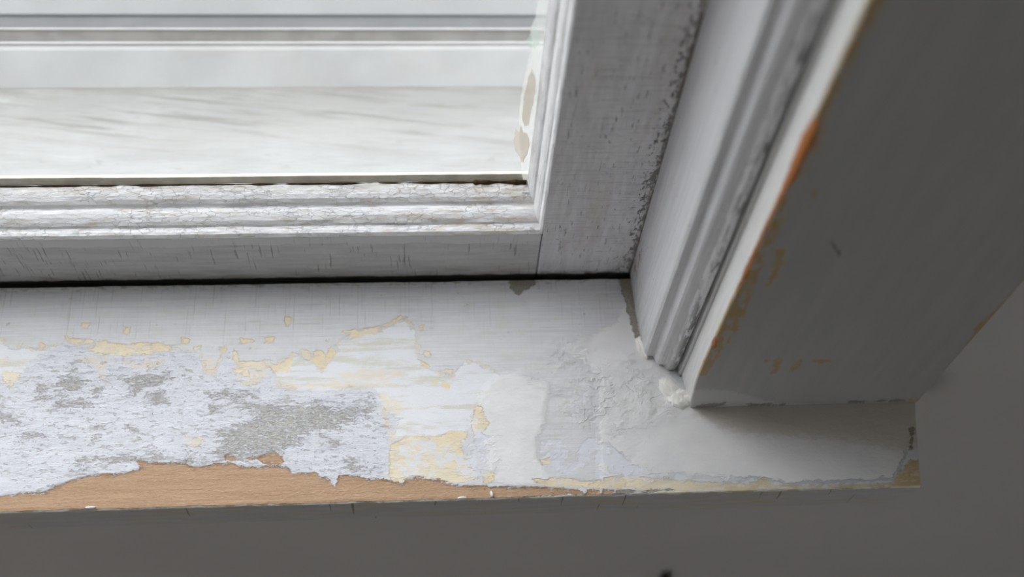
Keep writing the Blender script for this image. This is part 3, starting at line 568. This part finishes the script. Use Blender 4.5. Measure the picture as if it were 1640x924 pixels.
# ------------------------------------------------------------------ interior sill
def build_sill():
    xs = np.concatenate([np.arange(-1.9770, -.24, .008), np.arange(-.24, .2266, .0006)])
    ys = np.arange(.2811, .1727, -.0006)
    rows = [(y, 0.0, 0) for y in ys] + [(.1722, -.0001, 0), (.1718, -.0005, .2), (.1715, -.0012, 1), (.1714, -.0022, 1)]
    rows += [(.1713, -z, 1) for z in np.arange(.0035, .0216, .0015)] + [(.1725, -.0220, 1), (.20, -.0220, 1), (.228, -.0220, 1), (.2811, -.0220, 1)]
    R = np.array(rows)
    X, Y = np.meshgrid(xs, R[:, 0]); Z = np.repeat(R[:, 1:2], len(xs), 1); F = np.repeat(R[:, 2:3], len(xs), 1)
    horn = X > .1166
    Y = np.where(horn, np.minimum(Y, .2282), Y)
    xe = .2265 + (Y - .211) * .153 - np.maximum(0, -Z - .008) * .7
    X = np.where(X > .2, .2 + (X - .2) * (xe - .2) / .0266, X)
    mx_, my_ = X * 1000, Y * 1000
    mxr = np.where(mx_ < -196, -392 - mx_, mx_)          # the worn pattern carries on past the frame
    top = F < .5
    att = {}
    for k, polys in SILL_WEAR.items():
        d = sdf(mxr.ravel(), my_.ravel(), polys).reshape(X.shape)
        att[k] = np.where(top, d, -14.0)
    att['front'] = F
    # relief that is really there: the back edge wanders, the nose is nibbled, filler lies proud, bare wood is sunk
    Z = Z + np.where(top, -.00035 * np.clip(att['wood'] + .5 + 2 * vnoise(mx_ * .4, my_ * .8, 3), 0, 1) + .00035 * np.clip(att['filler'] * .3 + .5, 0, 1) * (att['filler'] > -2), 0)
    lump = np.clip((att['lump'] + 6) / 8, 0, 1)
    Z += np.where(top, lump * .0016 * np.maximum(0, vnoise(mx_ * .16, my_ * .16, 8, 5) + .08), 0)
    Z += np.where(top, .0006 * vnoise(mx_ * .02, my_ * .03, 5, 2), 0)
    edge = (np.abs(Y - .172) < .0015) | ~top
    Y = Y + np.where(edge & (Z > -.004), .0009 * np.maximum(0, vnoise(mx_ * .10, Z * 900, 21, 5) + .02) * 1.6 + .0003 * vnoise(mx_ * .6, Z * 100, 22, 3), 0)
    back = (np.arange(len(R)) == 0) | (np.arange(len(R)) == len(R) - 1)
    Y[back] -= .0009 * np.maximum(0, vnoise(mx_[back] * .12, 0 * mx_[back], 31, 5) + .1)
    nr, nc = X.shape
    V = np.stack([X, Y, Z], -1).reshape(-1, 3)
    idx = np.arange(nr * nc).reshape(nr, nc)
    F4 = np.stack([idx[:-1, :-1], idx[:-1, 1:], idx[1:, 1:], idx[1:, :-1]], -1).reshape(-1, 4)
    faces = [tuple(f) for f in F4.tolist()]
    faces += [(int(idx[-1, j]), int(idx[-1, j + 1]), int(idx[0, j + 1]), int(idx[0, j])) for j in range(nc - 1)]
    faces += [tuple(int(i) for i in idx[:, -1]), tuple(int(i) for i in idx[::-1, 0])]
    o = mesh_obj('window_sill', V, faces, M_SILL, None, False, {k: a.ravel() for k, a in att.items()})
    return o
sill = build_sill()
tag(sill, 'wide white indoor window sill board with peeling paint and bare wood along its front edge', 'window sill', 'thing')

def blob(name, c, r, mat, parent, seed, rot=0.0):
    bm = bmesh.new(); bmesh.ops.create_icosphere(bm, subdivisions=5, radius=1)
    for v in bm.verts:
        n = vnoise(np.array([v.co.x * 2.2 + v.co.z * 1.3 + 9]), np.array([v.co.y * 2.2 - v.co.z + 5]), seed, 5)[0]
        v.co = v.co * (1 + .55 * n)
        x, y, z = v.co.x * r[0], v.co.y * r[1], max(v.co.z, -.25) * r[2]
        v.co = Vector((c[0] + x * math.cos(rot) - y * math.sin(rot), c[1] + x * math.sin(rot) + y * math.cos(rot), c[2] + z))
    me = bpy.data.meshes.new(name); bm.to_mesh(me); bm.free(); me.materials.append(mat)
    me.polygons.foreach_set('use_smooth', [True] * len(me.polygons))
    return link(bpy.data.objects.new(name, me), parent)
blob('filler_lump', (.1008, .2430, .0004), (.0024, .0062, .0034), M_FILLER, sill, 3, .25)
blob('filler_lump', (.1115, .2225, .0002), (.0042, .0062, .0018), M_FILLER, sill, 5, .5)
blob('filler_lump', (.1160, .2168, .0003), (.0056, .0046, .0026), M_FILLER, sill, 11, .2)
blob('paint_curl', (-.1450, .1725, .0002), (.0022, .0006, .0010), M_FILLER, sill, 14)
blob('paint_curl', (.0270, .1735, .0002), (.0007, .0016, .0014), M_FILLER, sill, 17, .2)
blob('paint_curl', (.0140, .1722, .0000), (.0022, .0006, .0010), M_FILLER, sill, 19)

# ------------------------------------------------------------------ sash
sash = empty('sash_window', (0, 0, 0))
tag(sash, 'old white window sash with moulded glazing edge and crackled paint, closed behind the sill', 'window sash', 'thing')
YS, YG = .2845, .3060
PROF = [(0, 0), (.0002, .0006), (.0010, .0018), (.0022, .0022), (.0034, .0022), (.0044, .0023), (.0050, .0034), (.0062, .0046), (.0080, .0056),
        (.0098, .0062), (.0112, .0063), (.0122, .0060), (.0128, .0062), (.0134, .0078), (.0148, .0092), (.0165, .0101), (.0185, .0108), (.0205, .0113), (.0215, .0116)]
XF, ZR, K = .0530, .0369, .55      # stile front edge, rail front edge, stile moulding is narrower

def strip_mesh(name, n_len, pos, prof, mat, parent, jit=0.0, seed=0, freq=120.):
    """sweeps a list of profile points along a run; pos(i_profile, t) gives the place"""
    V = []; n = len(prof)
    for a in range(n_len + 1):
        for i in range(n):
            p = np.array(pos(i, a / n_len), float)
            if jit and 0 < i < n - 1:
                s = p[0] + p[2]
                p[1] += jit * vnoise(np.array([s * freq]), np.array([i * .7]), seed, 4)[0]
                p[2] += jit * vnoise(np.array([s * freq + 40]), np.array([i * .7]), seed + 9, 4)[0]
            V.append(tuple(p))
    F = [(a * n + i, a * n + i + 1, (a + 1) * n + i + 1, (a + 1) * n + i) for a in range(n_len) for i in range(n - 1)]
    return V, F, n

def solid_strip(name, n_len, pos, n_prof, mat, parent, jit=0.0, seed=0, smooth=False):
    V, F, n = strip_mesh(name, n_len, pos, range(n_prof), mat, parent, jit, seed)
    F += [(a * n + n - 1, a * n, (a + 1) * n, (a + 1) * n + n - 1) for a in range(n_len)]
    F += [tuple(range(n))[::-1], tuple(n_len * n + i for i in range(n))]
    return mesh_obj(name, V, F, mat, parent, smooth)

XS0, XS1, ZB, ZTOP = -1.9765, .1155, -.0196, 1.828
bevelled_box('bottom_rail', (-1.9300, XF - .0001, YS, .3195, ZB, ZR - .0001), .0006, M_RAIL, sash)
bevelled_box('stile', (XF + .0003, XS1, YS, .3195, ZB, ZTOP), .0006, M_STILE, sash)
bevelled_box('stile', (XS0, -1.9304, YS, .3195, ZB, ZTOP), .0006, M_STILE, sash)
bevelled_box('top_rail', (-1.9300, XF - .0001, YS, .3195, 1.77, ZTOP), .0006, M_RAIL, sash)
# moulding runs along the rail and mitres into the one on the stile
RP = PROF + [(.0215, -.0010), (.0004, -.0010)]
def rail_pos(i, t):
    d, hgt = RP[i]
    x1 = XF - max(hgt, 0) * K
    x0 = -1.9300
    return (x0 + (x1 - x0) * t, YS + d, ZR + hgt)
solid_strip('rail_moulding', 900, rail_pos, len(RP), M_MOULD_H, sash, .0007, 4)
def stile_pos(i, t):
    d, hgt = RP[i]
    z0 = ZR + max(hgt, 0)
    return (XF - hgt * K + (.0002 if hgt < 0 else 0), YS + d, z0 + (1.77 - z0) * t ** 1.6)
solid_strip('stile_moulding', 420, stile_pos, len(RP), M_MOULD_V, sash, .0005, 6)

pane = boxes('glass_pane', [(-1.9290, XF - .0064 + .004, YG, YG + .0030, ZR + .0070, 1.769)], M_GLASS, sash)
# outside putty under the pane, its ridge seen through the glass
pp = [(.3090, ZR + .0128), (.3100, ZR + .0128), (.3190, ZR + .0006), (.3090, ZR + .0006)]
def putty_pos(i, t):
    y, z = pp[i]
    x = -1.928 + (.0505 + 1.928) * t
    w = .0011 * vnoise(np.array([x * 26]), np.array([0.0]), 51, 4)[0] if i < 2 else 0
    return (x, y, z + w)
solid_strip('putty', 500, putty_pos, 4, M_PUTTY, sash)
# dark grime in the crevice between moulding and pane, thicker towards the corner
def grime_pos(i, t):
    x = -1.928 + (XF - .0068 + 1.928) * t
    n = vnoise(np.array([x * 120]), np.array([2.0]), 71, 5)[0]
    w = max(.00012, .00055 + .0014 * n + (.0016 * (1 + 1.6 * n) if x > .022 else 0))
    p = [(-.0002, -.0010), (-.0002 - w * .8, .0), (-.0002 - w * .5, w * .55), (-.0002, w * .8)][i]
    return (x, YG + p[0], ZR + .0114 + p[1])
solid_strip('glazing_grime', 1600, grime_pos, 4, M_GRIME, sash)

def patch(name, outline, y, th, mat, parent, lab=None):
    P = [(x / 1000, z / 1000) for x, z in outline]
    # densify and roughen the outline
    Q = []
    for i in range(len(P)):
        a, b = np.array(P[i]), np.array(P[(i + 1) % len(P)])
        m = max(1, int(np.linalg.norm(b - a) / .0008))
        for j in range(m): Q.append(a + (b - a) * j / m)
    Q = np.array(Q)
    Q[:, 0] += .0009 * vnoise(Q[:, 0] * 500, Q[:, 1] * 500, 5, 3); Q[:, 1] += .0009 * vnoise(Q[:, 0] * 500 + 30, Q[:, 1] * 500, 6, 3)
    bm = bmesh.new()
    vs = [bm.verts.new((x, y, z)) for x, z in Q]
    f = bm.faces.new(vs)
    r = bmesh.ops.extrude_face_region(bm, geom=[f])
    for v in r['geom']:
        if isinstance(v, bmesh.types.BMVert): v.co.y -= th
    bmesh.ops.triangulate(bm, faces=[f for f in bm.faces if len(f.verts) > 4])
    bmesh.ops.recalc_face_normals(bm, faces=bm.faces)
    me = bpy.data.meshes.new(name); bm.to_mesh(me); bm.free(); me.materials.append(mat)
    o = link(bpy.data.objects.new(name, me), parent)
    if lab: o['label'] = lab
    return o
patch('paint_smear', GLASS_MARKS['film'][0], YG - .00005, .0002, M_FILM, pane, 'dried white paint film along the glass edge')
patch('paint_smear', GLASS_MARKS['green'][0], YG - .0003, .0002, M_GREEN, pane, 'pale greenish film on the glass edge')
patch('paint_smear', GLASS_MARKS['smear'][0], YG - .0003, .0003, M_SMEAR, pane, 'long beige smear on the glass edge')
patch('paint_smear', GLASS_MARKS['hand'][0], YG - .0003, .0003, M_SMEAR, pane, 'ragged beige smear on the glass edge')

# ------------------------------------------------------------------ stop moulding in the corner
SP = [(.0990, .2838), (.0990, .2780), (.0996, .2600), (.1001, .2420), (.1005, .2385), (.1014, .2372), (.1045, .2368), (.1053, .2352), (.1062, .2334), (.1074, .2326),
      (.1096, .2324), (.1108, .2318), (.1116, .2304), (.1128, .2297), (.1146, .2298), (.1154, .2306), (.1156, .2340), (.1156, .2838)]
def stop_pos(i, t):
    x, y = SP[i]
    z = .0004 + 1.829 * t ** 2.2
    if y < .2600 and z < .010:
        q = 1 - z / .010
        r = 1 - math.sqrt(max(0, 1 - q * q))
        y += r * .0030 * (1 if y < .245 else .4); x += r * .0030 * (.1075 - x) / .0075
    return (x, y, z)
stop = solid_strip('window_stop', 260, stop_pos, len(SP), M_STOP, None, .0004, 13)
tag(stop, 'white moulded wooden stop strip between the sash and the grey casing', 'window stop', 'thing')

# ------------------------------------------------------------------ casing board
def build_casing():
    zs = np.concatenate([np.arange(.0006, .31, .001), np.arange(.32, 1.96, .02)])
    ring = [(.1178, .2283)] + [(.1178 - .0011 * t, .2283 - .0154 * t) for t in np.linspace(.06, .97, 16)] + [(.1168, .2127), (.1171, .2124)]
    ring += [(x, .2123) for x in np.arange(.1180, .2268, .001)] + [(.2271, .2124), (.2276, .2130), (.2278, .2140), (.2278, .2283)]
    ring = np.array(ring); n = len(ring)
    X = np.repeat(ring[None, :, 0], len(zs), 0); Y = np.repeat(ring[None, :, 1], len(zs), 0); Z = np.repeat(zs[:, None], n, 1)
    fl = np.clip(1 - Z / .05, 0, 1) ** 2
    X = X + .0032 * fl * np.clip(1 - (X - .1167) / .03, 0, 1) * np.clip((.2283 - Y) / .012, 0, 1)
    att = {k: sdf(X.ravel() * 1000, Z.ravel() * 1000, p).reshape(X.shape) for k, p in CASING_WEAR.items()}
    edge = np.clip(1 - np.abs(X - .1168) / .0018, 0, 1) * np.clip(1 - (Y - .2123) / .004, 0, 1)
    X = X + edge * (.0006 * np.maximum(0, vnoise(Z * 160, 0 * Z, 41, 4)) + .0009 * np.clip((att['orange'] + 1) / 3, 0, 1))
    Y = Y + edge * .0006 * np.clip((att['orange'] + 1) / 3, 0, 1)
    V = np.stack([X, Y, Z], -1).reshape(-1, 3); idx = np.arange(len(V)).reshape(X.shape)
    F = np.stack([idx[:-1, :-1], idx[:-1, 1:], idx[1:, 1:], idx[1:, :-1]], -1).reshape(-1, 4).tolist()
    F += [(int(idx[a, -1]), int(idx[a, 0]), int(idx[a + 1, 0]), int(idx[a + 1, -1])) for a in range(len(zs) - 1)]
    F += [tuple(int(i) for i in idx[0]), tuple(int(i) for i in idx[-1][::-1])]
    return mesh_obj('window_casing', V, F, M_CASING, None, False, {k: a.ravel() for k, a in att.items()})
casing = build_casing()
tag(casing, 'flat grey casing board standing on the sill end, its edge chipped to orange wood', 'window casing', 'thing')

# ------------------------------------------------------------------ outside: sill board and storm frame with its track
OX0, OX1 = -1.9775, .1165
op = [(.3305, .0000), (.4119, -.0158), (.4119, -.0210), (.412, -.045), (.3305, -.045)]
o = solid_strip('outer_sill', 60, lambda i, t: (OX0 + (OX1 - OX0) * t, op[i][0], op[i][1]), len(op), M_OUTER, None)
tag(o, 'sloping white outer sill board with grey dirt streaks, seen through the glass', 'window sill', 'thing')
storm = empty('storm_frame', (0, 0, 0))
tag(storm, 'white storm window rail with grey metal track, behind the outer sill board', 'storm window', 'thing')
fp = [(.4121, -.0158), (.4298, -.0062), (.4306, -.0060), (.4528, -.0060), (.4528, -.045), (.4121, -.045)]
rail_ = solid_strip('frame_rail', 60, lambda i, t: (OX0 + (OX1 - OX0) * t, fp[i][0], fp[i][1]), len(fp), M_FRAME, storm)
bevelled_box('outer_rail', (OX0, OX1, .4530, .5000, -.045, -.0040), .0012, M_LEDGE, storm)
boxes('track_channel', [(OX0, OX1, .4438, .4528, -.0060, -.0054)], M_METAL, rail_)
boxes('track_channel', [(OX0, OX1, .4342, .4430, -.0060, -.0054)], M_TRACK_DIRTY, rail_)
bevelled_box('track_rib', (OX0, OX1, .4430, .4438, -.0060, -.0044), .0002, M_METAL_WORN, rail_)
bevelled_box('track_rib', (OX0, OX1, .4334, .4342, -.0060, -.0045), .0002, M_METAL_WORN, rail_)

# ------------------------------------------------------------------ the dark rod whose tip shows below the sill
def rod():
    n, x, y, r = 20, .1672, .2235, .0034
    prof = [(0.0, ZF), (r, ZF), (r, -.341), (r * 1.15, -.3395), (r * 1.15, -.3355), (r * .85, -.3325), (r * .4, -.3305), (0.0, -.330)]
    V = [(x + p * math.cos(2 * math.pi * k / n), y + p * math.sin(2 * math.pi * k / n), z) for p, z in prof for k in range(n)]
    F = [(a * n + k, a * n + (k + 1) % n, (a + 1) * n + (k + 1) % n, (a + 1) * n + k) for a in range(len(prof) - 1) for k in range(n)]
    o = mesh_obj('upright_rod', V, F, M_ROD, None, True)
    tag(o, 'thin dark rod standing upright against the wall below the sill, tip showing', 'rod', 'thing')
rod()
